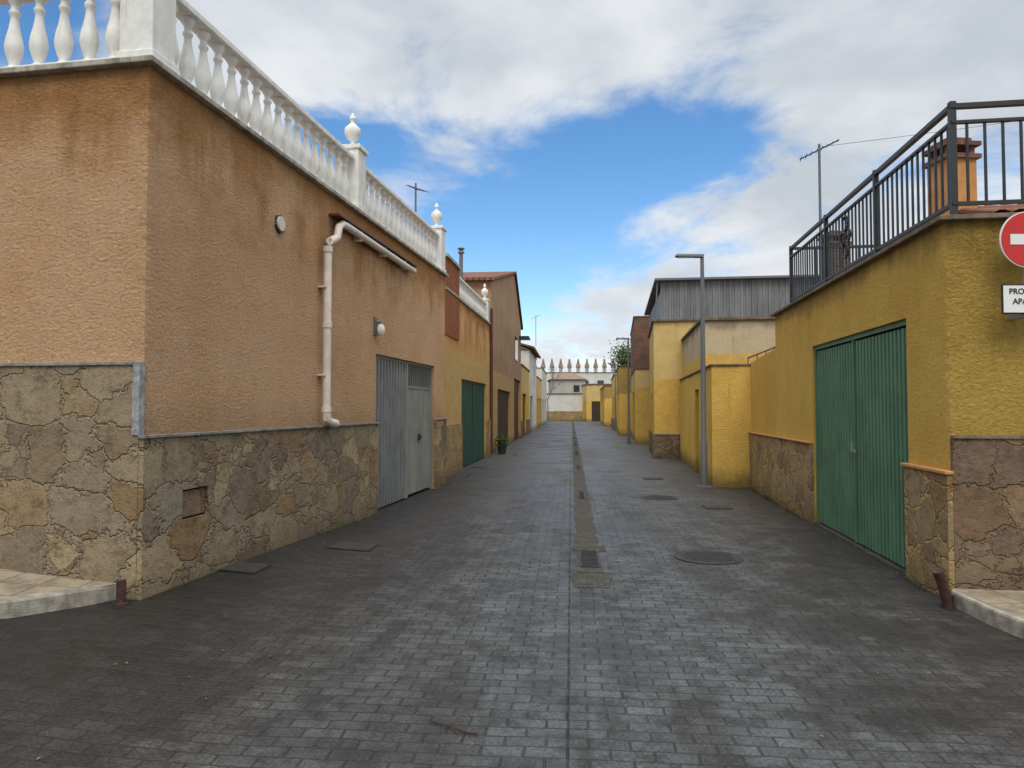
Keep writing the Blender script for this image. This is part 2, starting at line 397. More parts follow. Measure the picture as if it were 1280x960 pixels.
MB().box(5.0,8.8,.9,1.0,-.2,2.6).obj('garage_interior',M['dark'],H)
s=MB(); s.box(-.05,.45,-.045,-.001,-.2,1.36).box(.83,5.22,-.045,-.001,-.2,1.36).box(.45,.83,-.045,-.001,-.2,.64).box(.45,.83,-.045,-.001,.9,1.36)
s.box(8.51,9.3,-.045,-.001,-.2,1.36)
s.obj('stone_cladding_street',M['stoneL'],H)
MB().box(.47,.81,-.018,-.007,.66,.88).obj('meter_hatch',M['stoneR2'],H)
MB().box(.45,.83,-.006,-.003,.64,.9).obj('meter_hatch_shade',M['dark'],H)  # near-black sheet, shadow around the hatch plate put into its colour
MB().box(-.055,-.001,0.0,14,-.2,1.94).obj('stone_cladding_side',M['stoneL'],H)
s=MB(); s.box(-.07,5.22,-.07,-.001,1.36,1.385).box(8.51,9.3,-.07,-.001,1.36,1.385); s.box(-.075,-.001,.05,14,1.94,1.965)
s.obj('trim_ledge',M['trim'],H,bevel=.004)
MB().box(-.07,-.001,-.012,.05,1.385,1.965).obj('marble_end_strip',M['marble'],H,bevel=.004)
c=MB(); c.box(-.07,9.36,-.07,.32,4.37,4.42).box(-.07,.32,.32,14,4.37,4.42); c.obj('coping',M['coping'],H,bevel=.008)
b=MB(); fin=MB(); rail=MB()
zb=4.48
rail.box(.0,9.2,.04,.22,4.42,zb)
rail.box(.02,.24,.3,14,4.42,zb)
pz=4.42
for x in (.15,4.55,9.1): pedestal(rail,fin,x,.13,pz,.95)
for yy in (2.9,5.6,8.3): pedestal(rail,fin,.13,yy,pz,.95)
balu(b,(.32,.13),(4.38,.13),zb,17,.66)
balu(b,(4.72,.13),(8.93,.13),zb,17,.66)
for a0,a1 in ((.30,2.73),(3.07,5.43),(5.77,8.13)): balu(b,(.13,a0),(.13,a1),zb,10,.66)
rail.box(.32,4.38,.03,.23,5.14,5.2).box(4.72,8.93,.03,.23,5.14,5.2)
for a0,a1 in ((.30,2.73),(3.07,5.43),(5.77,8.13)): rail.box(.03,.23,a0,a1,5.14,5.2)
b.obj('balusters',M['balw'],H,smooth=True); fin.obj('finials',M['balw'],H,smooth=True); rail.obj('rails_and_pedestals',M['balw'],H,bevel=.008)
def door_leaf_frame(mb,x0,x1,z0,z1,y,w=.05,t=.04):
    mb.box(x0,x0+w,y-t,y,z0,z1).box(x1-w,x1,y-t,y,z0,z1).box(x0+w,x1-w,y-t,y,z1-w,z1)
d=MB(); d.ribbed(5.27,6.86,.10,.03,2.40,.145,.045); d.obj('door_ribbed_leaf',M['galv'],H)
d=MB(); door_leaf_frame(d,5.22,8.51,0,2.43,.10,.045,.05); d.box(6.86,6.93,.04,.1,.02,2.385); d.obj('door_frame',M['galv2'],H)
d=MB(); d.ribbed(7.0,8.40,.10,.05,1.94,.13,.028); d.obj('wicket_door',M['galv2'],H)
d=MB(); d.box(6.93,8.46,.075,.1,1.95,2.0); d.box(6.93,7.0,.055,.09,.03,1.95).box(8.40,8.46,.055,.09,.03,1.95).box(7.68,7.72,.05,.09,.05,1.95)
for i in range(9): d.add([(6.93,.09,2.02+i*.04),(8.46,.09,2.02+i*.04),(8.46,.06,2.045+i*.04),(6.93,.06,2.045+i*.04)],[(0,1,2,3)])
for i in range(12): d.box(6.98+i*.125,6.99+i*.125,.05,.058,2.0,2.38)
d.box(6.93,8.46,.095,.1,2.0,2.385)
d.obj('door_louvre',M['galv2'],H)
d=MB(); d.box(7.60,7.66,.02,.05,1.0,1.12); d.tube([(7.63,.02,1.06),(7.63,-.02,1.06),(7.52,-.02,1.06)],.01,8); d.obj('door_handle',M['iron'],H)
p=MB(); p.tube([(3.22,-.10,1.52),(3.22,-.10,3.62),(3.27,-.10,3.70),(3.42,-.10,3.76)],.05,14)
p.tube([(3.36,-.10,3.74),(3.5,-.10,3.8),(3.56,-.10,3.96),(3.66,-.10,4.02),(3.8,-.10,4.03),(6.8,-.10,4.0)],.05,14)
p.tube([(3.22,-.10,1.56),(3.23,-.10,1.46),(3.3,-.12,1.42),(3.42,-.14,1.40)],.053,14)
for zz in (1.55,2.6,3.55): p.tube([(3.22,-.10,zz),(3.22,-.10,zz+.07)],.06,14)
for zz in (2.0,3.1): p.box(3.15,3.29,-.11,-.001,zz,zz+.02)
for xx in (4.3,5.3,6.3): p.box(xx,xx+.02,-.12,-.001,3.94,4.10)
p.obj('drain_pipe',M['pvc'],H,smooth=True)
MB().box(3.45,6.85,-.15,-.001,4.085,4.11).obj('pipe_flashing',M['reddoor'],H)
v=MB(); v.tube([(2.15,-.03,3.63),(2.15,.0,3.63)],.10,18); v.obj('vent_ring',M['iron'],H)
v=MB(); v.tube([(2.13,-.05,3.63),(2.13,.0,3.63)],.08,18); v.obj('vent_cap',M['pvc'],H)
v=MB(); v.box(5.1,5.2,-.03,-.001,2.70,2.98); v.tube([(5.15,-.03,2.90),(5.15,-.10,2.90)],.02,8); v.obj('wall_lamp_bracket',M['pole'],H)
v=MB(); v.lathe(5.15,-.10,2.70,[(.03,0),(.055,.04),(.062,.08),(.055,.13),(.03,.17)],14); v.obj('wall_lamp_globe',M['lampglass'],H,smooth=True)

def antenna(name,x,y,z,h,ang=0,elems=7,sz=1.0):
    e=D.objects.new(name,None); COL.objects.link(e); e.location=(x,y,z); e.rotation_euler=(0,0,ang)
    a=MB(); a.tube([(0,0,0),(0,0,h)],.022,8); a.obj('mast',M['pole'],e)
    a=MB(); a.tube([(-.35*sz,0,h-.26*sz),(.35*sz,0,h+.04)],.012,6)
    for i in range(elems):
        f=(-.33+.66*i/(elems-1))*sz; l=(.06+.10*(1-i/elems))*sz
        a.tube([(f,-l,h-.11*sz+f*.43),(f,l,h-.11*sz+f*.43)],.006,5)
    a.obj('yagi_elements',M['iron'],e)
antenna('tv_antenna',-2.1,15.2,4.3,2.2,2.2)
antenna('tv_antenna',1.7,50,6,2.2,.4)

# ------------------------------------------------------------------ LEFT HOUSE 2
H=frame('orange_house_with_parapet',-1.55,16.2,.115)
L=7.5
w=MB(); w.box(0,2.1,0,.25,-.2,4.35).box(2.1,6.3,0,.25,2.36,4.35).box(6.3,L,0,.25,-.2,4.35).box(0,.25,.25,10,-.2,4.35).box(L-.25,L,.25,10,-.2,4.35)
w.obj('walls',M['orange'],H)
MB().box(-.03,1.6,-.03,1.3,3.3,5.1).obj('stair_tower',M['redbrown'],H)
MB().box(-.08,1.65,-.08,1.35,5.1,5.17).obj('tower_coping',M['coping'],H)
MB().box(.25,L-.25,.25,10,4.1,4.25).obj('terrace',M['roofslab'],H)
c=MB(); c.box(-.05,L+.05,-.05,.3,4.35,4.41); c.obj('coping',M['coping'],H)
s=MB(); s.box(-.04,2.05,-.04,-.001,-.2,1.2).box(6.35,L,-.04,-.001,-.2,1.2); s.obj('stone_cladding',M['stoneR'],H)
b=MB(); fin=MB(); rail=MB()
balu(b,(1.75,.1),(6.6,.1),4.45,20,.5); rail.box(1.65,6.6,.02,.2,4.41,4.45).box(1.65,6.6,.02,.2,4.95,5.0)
pedestal(rail,fin,6.78,.12,4.41,.75,.12); pedestal(rail,fin,.4,.2,5.17,.12,.1)
b.obj('balusters',M['balw'],H,smooth=True); fin.obj('finials',M['balw'],H,smooth=True); rail.obj('rails',M['balw'],H)
d=MB(); d.ribbed(2.15,6.25,.09,.03,2.32,.12,.02); d.obj('garage_door',M['teal'],H)
d=MB(); door_leaf_frame(d,2.1,6.3,0,2.36,.1); d.box(4.17,4.23,.05,.09,.02,2.3); d.obj('door_frame',M['teal'],H)
d=MB(); d.tube([(7.1,-.06,0.1),(7.1,-.06,4.9)],.05,10); d.obj('downpipe',M['reddoor'],H,smooth=True)

# ------------------------------------------------------------------ LEFT HOUSE 3 (tiled roof)
H=frame('tiled_roof_house',-.70,23.75,.087)
L=13.5
def poly_prism(mb,prof,y0,y1):
    n=len(prof)
    mb.add([(x,y0,z) for x,z in prof]+[(x,y1,z) for x,z in prof],[tuple(range(n)),tuple(range(2*n-1,n-1,-1))]+[(i,i+n,(i+1)%n+n,(i+1)%n) for i in range(n)])
w=MB(); poly_prism(w,[(0,-.2),(2,-.2),(2,2.3),(7.2,2.3),(7.2,-.2),(9.2,-.2),(9.2,3.0),(13,3.0),(13,-.2),(L,-.2),(L,5.9),(9.4,7.9),(0,5.9)],0,.3)
w.box(0,.3,.3,9,-.2,5.9); w.box(L-.3,L,.3,9,-.2,5.85)
w.obj('walls',M['brownwall'],H)
r=MB()
for (x0,z0,x1,z1) in ((-.25,5.89,9.4,7.96),(9.4,7.96,L+.4,5.78)):
    r.add([(x0,-.1,z0),(x1,-.1,z1),(x1,9.3,z1),(x0,9.3,z0),(x0,-.1,z0+.1),(x1,-.1,z1+.1),(x1,9.3,z1+.1),(x0,9.3,z0+.1)],[(0,3,2,1),(4,5,6,7),(0,1,5,4),(1,2,6,5),(2,3,7,6),(3,0,4,7)])
r.obj('tiled_roof',M['tiles'],H)
d=MB(); d.ribbed(2,7.2,.12,0,2.3,.12,.02); d.obj('garage_door',M['darkdoor'],H)
d=MB(); d.ribbed(9.2,13,.12,0,3.0,.12,.02); d.obj('tall_gate',M['reddoor'],H)
d=MB(); d.box(9.5,11,-.03,-.002,3.9,5.0); d.obj('window',M['glass'],H)
d=MB(); d.box(12.2,L+.2,-.5,-.01,5.2,5.28); d.obj('canopy',M['iron'],H)
f=MB(); f.tube([(1.0,1.2,5.9),(1.0,1.2,7.1)],.07,12); f.lathe(1.0,1.2,7.1,[(.12,0),(.12,.03),(.05,.12),(.13,.14),(.13,.17),(.02,.22)],12); f.obj('flue_pipe',M['pole'],H,smooth=True)

# ------------------------------------------------------------------ generic row houses
def rowhouse(name,x,y,slope,L,z,depth,mat,rev=False,doors=(),wins=(),stonez=0,pitched=None,stm='stoneR2'):
    H=frame(name,x,y,slope,rev)
    sg=-1 if rev else 1
    X=lambda a:sg*a
    def bx(mb,a,b,*r): a,b=X(a),X(b); mb.box(min(a,b),max(a,b),*r)
    w=MB()
    ops=sorted([(a,b,0,h) for a,b,h,_ in doors]+[(a,b,z0,z1) for a,b,z0,z1 in wins])
    cur=0
    for a,b,z0,z1 in ops:
        if a<cur-1e-6: continue
        bx(w,cur,a,0,.25,-.2,z)
        if z0>0: bx(w,a,b,0,.25,-.2,z0)
        bx(w,a,b,0,.25,z1,z); cur=b
    bx(w,cur,L,0,.25,-.2,z); bx(w,0,.25,.25,depth,-.2,z); bx(w,L-.25,L,.25,depth,-.2,z); bx(w,.25,L-.25,depth-.25,depth,-.2,z)
    w.obj('walls',M[mat],H)
    c=MB(); bx(c,-.06,L+.06,-.06,.31,z,z+.06); bx(c,-.06,.31,.31,depth,z,z+.06); bx(c,.31,L-.31,.31,depth,z-.2,z-.1); c.obj('coping_and_roof',M['copR'],H)
    for a,b,h,dm in doors:
        d=MB(); x0,x1=min(X(a),X(b)),max(X(a),X(b)); d.ribbed(x0,x1,.12,0,h,.12,.02); d.obj('door',M[dm],H)
    for a,b,z0,z1 in wins:
        d=MB(); bx(d,a,b,.12,.14,z0,z1); d.obj('window_glass',M['glass'],H)
        d=MB(); x0,x1=min(X(a),X(b)),max(X(a),X(b)); door_leaf_frame(d,x0,x1,z0,z1,.12,.05,.03); d.box((x0+x1)/2-.025,(x0+x1)/2+.025,.09,.12,z0,z1-.05); d.box(x0-.05,x1+.05,-.06,.119,z0-.05,z0); d.obj('window_frame',M['signwhite'],H)
    if stonez:
        s=MB(); cur=0
        for a,b,h,_ in sorted(doors):
            bx(s,cur if cur else -.04,a,-.04,-.001,-.2,stonez); cur=b
        bx(s,cur if cur else -.04,L,-.04,-.001,-.2,stonez); bx(s,-.04,-.001,0,depth,-.2,stonez); s.obj('stone_cladding',M[stm],H)
        s=MB(); bx(s,-.06,-.001,0,depth,stonez,stonez+.04); s.obj('cladding_trim',M['trim'],H)
    if pitched:
        r=MB(); hm=pitched
        a0,a1=sorted((X(-.3),X(L+.3)))
        y0,y1,ym=-.35,depth+.3,depth/2
        zz=z+.07
        for ya,za,yb,zb2 in ((y0,zz,ym,zz+hm),(ym,zz+hm,y1,zz)):
            r.add([(a0,ya,za),(a1,ya,za),(a1,yb,zb2),(a0,yb,zb2),(a0,ya,za+.12),(a1,ya,za+.12),(a1,yb,zb2+.12),(a0,yb,zb2+.12)],[(0,3,2,1),(4,5,6,7),(0,1,5,4),(1,2,6,5),(2,3,7,6),(3,0,4,7)])
        r.obj('tiled_roof',M['tiles'],H)
        q=MB()
        for xx in sorted((X(0.02),X(L-.2))):
            q.add([(xx,0,zz),(xx,depth,zz),(xx,ym,zz+hm),(xx+.18,0,zz),(xx+.18,depth,zz),(xx+.18,ym,zz+hm)],[(0,1,2),(3,5,4),(0,3,4,1),(1,4,5,2),(2,5,3,0)])
        q.obj('gables',M[mat],H)
    return H
rowhouse('yellow_garage_house',.50,37.6,.085,7,3.9,8,'yellow3',doors=((1.0,4.0,2.4,'darkdoor'),),stonez=.9)
rowhouse('white_house',1.1,44.8,.085,9,5.3,8,'white',doors=((1.2,3.8,2.4,'darkdoor'),),wins=((5.5,6.7,3.4,4.6),),pitched=1.2)
rowhouse('yellow_house',1.9,54.2,.085,9,4.0,8,'yellow3',doors=((1.2,3.8,2.4,'galv'),(5,7.6,2.4,'darkdoor')))
rowhouse('white_terraced_house',2.7,63.6,.085,12,5.2,8,'white',doors=((1.2,3.8,2.4,'darkdoor'),(7,9.6,2.4,'galv')),wins=((4.5,5.7,3.4,4.6),))

# ------------------------------------------------------------------ RIGHT HOUSE 1
H=frame('yellow_house_with_railing',3.65,5.88,.14,rev=True)
w=MB(); w.box(-.83,-.25,0,.25,-.2,3.17).box(-4.0,-.83,0,.25,2.46,3.17).box(-6.2,-4.0,0,.25,-.2,3.17)
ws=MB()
co_=[]
for k in range(71):
    z=-.2+3.37*k/70
    r_=.022+.012*math.sin(z*4.3)+rc_.uniform(-.007,.007); dx=rc_.uniform(-.004,.004)
    co_.append([(-.25,0,z),(-r_-.02,0,z),(-r_*.3-dx,r_*.3+dx,z),(0,r_+.02,z),(0,.25,z)])
o=len(w.v)
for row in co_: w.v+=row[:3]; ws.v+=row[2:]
for k in range(70):
    for j in range(2):
        a=o+3*k+j; w.f.append((a,a+1,a+4,a+3))
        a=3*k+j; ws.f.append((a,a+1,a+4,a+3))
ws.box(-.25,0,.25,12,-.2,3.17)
w.box(-6.2,-5.95,.25,12,-.2,3.17)
w.add([(-8.45,0,-.2),(-6.2,0,-.2),(-6.2,.22,-.2),(-8.45,.22,-.2),(-8.45,0,2.50),(-6.2,0,2.62),(-6.2,.22,2.62),(-8.45,.22,2.50)],[(0,3,2,1),(4,5,6,7),(0,1,5,4),(1,2,6,5),(2,3,7,6),(3,0,4,7)])
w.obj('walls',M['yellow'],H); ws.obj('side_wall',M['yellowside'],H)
MB().box(-5.95,-.25,.25,12,2.9,3.1).obj('terrace',M['roofslab'],H)
s=MB(); s.box(-.83,.04,-.045,-.001,-.2,1.05).box(-8.45,-4.0,-.045,-.001,-.2,1.10); s.obj('stone_cladding_street',M['stoneR'],H)
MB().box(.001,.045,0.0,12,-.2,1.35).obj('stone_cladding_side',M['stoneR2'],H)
s=MB(); s.box(-.86,.06,-.07,-.001,1.05,1.08).box(-8.45,-4.0,-.07,-.001,1.10,1.125); s.obj('trim_ledge',M['orangech'],H,bevel=.006)
MB().box(.001,.065,0.0,12,1.35,1.375).obj('trim_ledge_side',M['copR'],H)
c=MB(); c.box(-6.25,.07,-.07,.32,3.17,3.21).box(-.32,.07,.32,12,3.17,3.21); c.obj('coping',M['copR'],H,bevel=.006)
d=MB(); d.ribbed(-3.94,-2.44,.075,.04,2.38,.1,.035).ribbed(-2.39,-.89,.075,.04,2.38,.1,.035); d.obj('garage_door',M['green'],H)
MB().box(-2.438,-2.392,.078,.085,.03,2.40).obj('door_gap',M['dark'],H)
d=MB(); door_leaf_frame(d,-4.0,-.83,0,2.46,.09,.055,.06); d.box(-2.45,-2.422,.03,.074,.03,2.40); d.obj('door_frame',M['green'],H)
d=MB(); d.box(-2.52,-2.46,.015,.036,1.08,1.2); d.tube([(-2.36,.0,1.1),(-2.33,.0,1.1)],.02,8); d.obj('door_lock',M['galv2'],H)
MB().box(-4.0,-.83,-.02,.3,-.1,.015).obj('door_threshold',M['channel'],H)
r=MB()
zt,zl=4.18,3.31
r.box(-5.45,.0,.06,.11,zt-.04,zt).box(-5.45,0,.065,.105,zl,zl+.03).box(-5.45,0,.065,.105,zt-.17,zt-.145)
r.box(-.06,-.01,.11,12,zt-.04,zt).box(-.055,-.015,.11,12,zl,zl+.03).box(-.055,-.015,.11,12,zt-.17,zt-.145)
for x in (-5.45,-3.6,-1.8,-.06): r.box(x,x+.05,.06,.11,3.21,zt+.02)
n=44
for i in range(n):
    x=-5.4+5.35*(i+.5)/n
    r.box(x-.009,x+.009,.076,.094,zl+.03,zt-.17)
for i in range(70):
    y=.2+i*.14
    r.box(-.044,-.026,y-.009,y+.009,zl+.03,zt-.17)
for y in (2.0,4.0): r.box(-.06,-.01,y,y+.05,3.21,zt+.02)
r.box(-5.45,-5.40,.11,4,zt-.04,zt).box(-5.44,-5.41,.11,4,zl,zl+.03)
for i in range(30): y=.2+i*.13; r.box(-5.434,-5.416,y-.009,y+.009,zl+.03,zt-.04)
def ring(mb,cx,y,cz,R,r=.012,sq=1.0):
    pts=[(cx+R*math.cos(2*math.pi*i/18),y,cz+R*sq*math.sin(2*math.pi*i/18)) for i in range(19)]
    mb.tube(pts,r,6)
for cx in (-2.75,):
    for dz,R in ((.17,.09),(-.17,.09)): ring(r,cx,.07,3.7+dz,R)
    ring(r,cx-.1,.07,3.7,.08); ring(r,cx+.1,.07,3.7,.08); ring(r,cx,.07,3.7,.05)
r.obj('iron_railing',M['iron'],H)

def chimney(name,x,y,z0,z1,wd,mat,rot=.1):
    e=D.objects.new(name,None); COL.objects.link(e); e.location=(x,y,0); e.rotation_euler=(0,0,rot)
    h=wd/2
    a=MB(); a.box(-h,h,-h,h,z0,z1-.2); a.obj('stack',M[mat],e)
    a=MB(); a.box(-h-.04,h+.04,-h-.04,h+.04,z1-.2,z1-.15)
    for sx in (-1,1):
        for sy in (-1,1): a.box(sx*(h-.04)-.03,sx*(h-.04)+.03,sy*(h-.04)-.03,sy*(h-.04)+.03,z1-.15,z1-.05)
    a.box(-h-.04,h+.04,-h-.04,h+.04,z1-.05,z1); a.box(-h+.03,h-.03,-h+.03,h-.03,z1,z1+.06); a.obj('cap',M['brick'],e)
chimney('chimney',5.3,8.4,3.0,4.75,.36,'orangech')
chimney('chimney',6.1,13.2,3.0,4.85,.38,'brick')
e=frame('tiled_lean_to',5.15,7.6,.14,rev=True)
a=MB(); a.box(-1.2,0,.2,3,3.1,3.62); a.obj('wall',M['cream'],e)
a=MB()
for i in range(16):
    y=.1+i*.19
    pts=[]
    for k in range(6):
        an=math.pi*k/5; pts.append((y+.09*math.cos(an),.06*math.sin(an)))
    o=len(a.v)
    for yy,zz in pts: a.v.append((.15,yy,3.66+zz)); a.v.append((-1.3,yy,4.1+zz))
    for k in range(5): a.f.append((o+2*k,o+2*k+1,o+2*k+3,o+2*k+2))
a.box(-1.25,.1,.05,3.1,3.58,3.66)
a.obj('roof_tiles',M['tiles'],e)
antenna('tv_antenna',5.3,12.0,3.0,3.15,-.3,8,.9)
wi=MB(); pts=[(5.3+.9*i,12-.5*i,6.1-.12*math.sin(math.pi*i/8)) for i in range(9)]; wi.tube(pts,.004,5); wi.obj('overhead_cable',M['iron'])

# ------------------------------------------------------------------ traffic sign
e=D.objects.new('no_entry_sign',None); COL.objects.link(e); e.location=(4.14,5.60,2.95)
def disc(mb,R,y0,y1,seg=48): mb.tube([(0,y0,0),(0,y1,0)],R,seg)
a=MB(); disc(a,.228,.0,.012); a.obj('white_rim',M['signwhite'],e)
a=MB(); disc(a,.22,-.004,-.001); a.obj('red_face',M['signred'],e)
a=MB(); a.box(-.15,.15,-.008,-.0045,-.042,.042); a.obj('white_bar',M['signwhite'],e)
a=MB(); a.box(-.02,.02,.012,.05,-.75,.2); a.box(-.02,.02,.05,.3,-.1,-.06).box(-.02,.02,.05,.3,-.62,-.58); a.obj('bracket',M['galv2'],e)
a=MB(); a.box(-.225,.225,0,.011,-.60,-.36); a.obj('text_plate_back',M['signblack'],e,bevel=.004)
a=MB(); a.box(-.213,.213,-.003,-.0005,-.588,-.372); a.obj('text_plate',M['signwhite'],e)
for txt,zz in (('PROHIBIDO',-.44),('APARCAR',-.52)):
    cu=D.curves.new('t','FONT'); cu.body=txt; cu.size=.064; cu.align_x='CENTER'; cu.extrude=.001; cu.offset=.0012
    to=D.objects.new('plate_text',cu); COL.objects.link(to); to.parent=e; to.location=(0,-.005,zz); to.rotation_euler=(math.pi/2,0,0)
    cu.materials.append(M['signblack'])

# ------------------------------------------------------------------ street lamps
def lamp(name,x,y,H=4.72,ang=0):
    e=D.objects.new(name,None); COL.objects.link(e); e.location=(x,y,0); e.rotation_euler=(0,0,ang)
    a=MB(); a.lathe(0,0,0,[(.07,0),(.07,.9),(.055,.95),(.05,2.5),(.037,H)],14); a.obj('pole',M['pole'],e,smooth=True)
    a=MB(); a.box(-.14,.14,-.14,.14,0,.02); a.tube([(0,0,H-.03),(-.08,0,H)],.03,10)
    a.obj('base_plate',M['pole'],e)
    a=MB(); a.add([(-.55,-.09,H-.02),(.02,-.06,H-.04),(.02,.06,H-.04),(-.55,.09,H-.02),(-.53,-.07,H+.035),(.04,-.05,H+.03),(.04,.05,H+.03),(-.53,.07,H+.035)],[(0,3,2,1),(4,5,6,7),(0,1,5,4),(1,2,6,5),(2,3,7,6),(3,0,4,7)])
    a.obj('led_head',M['pole'],e,bevel=.012)
    a=MB(); a.box(-.5,-.2,-.06,.06,H-.036,H-.03); a.obj('lens',M['lampglass'],e)
lamp('street_lamp',3.9,14.35)
lamp('street_lamp',5.20,31.4,4.7)
lamp('street_lamp',7.2,49,4.7)

# ------------------------------------------------------------------ right side beyond
H=frame('yellow_yard_wall',4.05,14.28,.155,rev=True)
w=MB(); w.box(-2.4,0,0,.2,-.2,2.46).box(-3.3,-2.4,0,.2,2.05,2.46).box(-7.8,-3.3,0,.2,-.2,2.46).box(-.2,0,.2,1.6,-.2,2.46); w.obj('walls',M['yellow2'],H)
c=MB(); c.box(-7.8,.03,-.03,.22,2.46,2.49).box(-.22,.03,.22,1.6,2.46,2.49); c.obj('coping',M['copR'],H)
d=MB(); d.ribbed(-3.3,-2.4,.1,0,2.05,.15,.01); d.obj('yard_door',M['darkdoor'],H)
rowhouse('beige_house',4.62,17.0,.15,5.2,3.72,9,'beige',rev=True)
hr=frame('stair_railing',5.0,15.5,.15,rev=True)
a=MB(); a.tube([(0,.2,2.7),(-1.2,1.2,3.1)],.02,8)
for i in range(5): a.tube([(-1.2*i/4,.2+i*.25,2.2),(-1.2*i/4,.2+i*.25,2.7+.1*i)],.012,6)
a.obj('handrail',M['reddoor'],hr)
rowhouse('pale_yellow_house',4.5,22.3,.17,5.5,4.35,9,'yellow3',rev=True,doors=((2,3.1,2.1,'darkdoor'),),stonez=.75)
H=frame('corrugated_roof_shed',5.0,23.6,.13,rev=True)
a=MB()
pts=[]; y=0
while y<6: pts+=[(0,y),(0,y+.07),(.03,y+.09),(.03,y+.16)]; y+=.18
o=len(a.v)
for px,py in pts: a.v.append((px,py,4.0)); a.v.append((px,py,5.86))
for i in range(len(pts)-1): a.f.append((o+2*i,o+2*i+2,o+2*i+3,o+2*i+1))
a.box(-6,-.02,0,6,3.5,5.5)
a.obj('cladding',M['sheet'],H)
a=MB(); a.add([(.25,-.2,5.86),(-6,-.2,5.5),(-6,6.3,5.5),(.25,6.3,5.86),(.25,-.2,5.93),(-6,-.2,5.57),(-6,6.3,5.57),(.25,6.3,5.93)],[(0,3,2,1),(4,5,6,7),(0,1,5,4),(1,2,6,5),(2,3,7,6),(3,0,4,7)])
a.tube([(.1,-.1,5.85),(.1,-.2,4.4)],.025,8)
a.obj('roof_sheet',M['pole'],H)
H=rowhouse('brick_house',5.42,31,.15,8,5.6,8,'yellow3',rev=True,doors=((2,4.6,2.4,'darkdoor'),))
a=MB(); a.box(-8.05,.03,-.03,8,3.3,5.55); a.obj('brick_upper_storey',M['brick'],H)
rowhouse('yellow_house',6.15,40.5,.13,7,4.0,8,'yellow2',rev=True,doors=((1,3.6,2.4,'green'),))
rowhouse('yellow_garage',7.2,49.5,.12,9,3.9,9,'yellow3',rev=True,doors=((1,3.6,2.4,'darkdoor'),),stonez=.8)
rowhouse('yellow_garage',8.0,61,.1,14,3.5,9,'yellow2',rev=True,doors=((2,4.6,2.4,'green'),(8,10.6,2.4,'galv')))
def facing(name,x0,x1,y,z,depth,mat,**k):
    H=frame(name,x0,y,0); H.rotation_euler=(0,0,0)
    w=MB(); w.box(0,x1-x0,0,depth,-.2,z); w.obj('walls',M[mat],H)
    c=MB(); c.box(-.1,x1-x0+.1,-.1,depth,z,z+.1); c.obj('coping',M['copR'],H); return H
H=facing('white_boundary_wall',3.2,8.6,86,3.3,.3,'white')
MB().box(-.02,5.42,-.04,-.001,-.2,1.2).obj('stone_band',M['stoneR'],H)
H=facing('yellow_garages',8.9,13,84,4.4,6,'yellow3')
d=MB(); d.ribbed(.6,3.0,-.02,0,2.4,.15,.02); d.obj('garage_door',M['darkdoor'],H)
H=facing('grey_house',5.4,10.0,96,5.4,8,'cream')
r=MB(); r.add([(-.3,-.3,5.5),(4.9,-.3,5.5),(4.9,8.3,5.5),(-.3,8.3,5.5),(1.5,4,6.6),(3.1,4,6.6)],[(0,1,5,4),(1,2,5),(2,3,4,5),(3,0,4)]); r.obj('roof',M['turret'],H)
d=MB(); d.box(3.0,3.8,-.05,-.01,3.8,4.7); d.obj('window',M['glass'],H)
H=facing('terraced_houses_with_turrets',3.0,18,112,7.2,8,'white')
t_=MB(); t2=MB()
for i in range(11):
    x=.6+i*1.4; t2.box(x-.26,x+.26,.3,.82,7.3,8.1); t_.lathe(x,.56,8.1,[(.46,0),(.40,.12),(.2,.8),(.12,1.3),(.05,1.4)],8)
t_.obj('turret_roofs',M['turret'],H); t2.obj('turrets',M['cream'],H)
d=MB()
for i in range(6): d.box(1+i*2.4,2+i*2.4,-.05,-.01,4.8,6.0)
d.obj('windows',M['glass'],H)

# ------------------------------------------------------------------ trees
def leafmat(n,a,b):
    m,t,bs,co=newmat(n,.7,.2)
    t.put(bs.inputs['Base Color'],t.mix(t.mr(t.noise(co,1.5,3),.35,.65),a,b)); return m
M['leaf']=leafmat('foliage',(.035,.06,.02),(.08,.12,.035))
M['bark']=plain('bark',(.15,.12,.095),.9,var=.3,sc=10,bmp=.4)
def tree(name,x,y,h,R,leaves=True,seed=1,trunk=.14):
    rnd=random.Random(seed)
    e=D.objects.new(name,None); COL.objects.link(e); e.location=(x,y,-.1)
    b=MB(); tips=[]
    def br(p,d,l,r,lv):
        q=p+d*l; mid=(p+q)/2+Vector((rnd.uniform(-1,1),rnd.uniform(-1,1),0))*l*.06
        b.tube([p,mid,q],r,7,r*.6)
        if lv<=2: tips.append(q)
        if lv==0: return
        for i in range(rnd.choice((3,4))):
            nd=(d+Vector((rnd.uniform(-1,1),rnd.uniform(-1,1),rnd.uniform(-.2,.7)))*.75).normalized()
            br(q,nd,l*rnd.uniform(.55,.75),r*.6,lv-1)
    br(Vector((0,0,0)),Vector((0,0,1)),h*.42,trunk,4 if not leaves else 3)
    b.obj('trunk_and_limbs',M['bark'],e,smooth=True)
    if leaves:
        f=MB()
        for tp in tips:
            for k in range(45):
                c=tp+Vector((rnd.gauss(0,1),rnd.gauss(0,1),rnd.gauss(0,.8)))*R*.22
                s_=rnd.uniform(.08,.16); a=Vector((rnd.uniform(-1,1),rnd.uniform(-1,1),rnd.uniform(-1,1))).normalized(); bb=a.orthogonal().normalized()
                f.add([c+a*s_,c+bb*s_*.6,c-a*s_,c-bb*s_*.6],[(0,1,2,3)])
        f.obj('foliage',M['leaf'],e)
tree('green_tree',10.7,72,7.4,2.6,True,3,.2)
tree('bare_tree',4.2,83,6.2,1,False,5,.08)

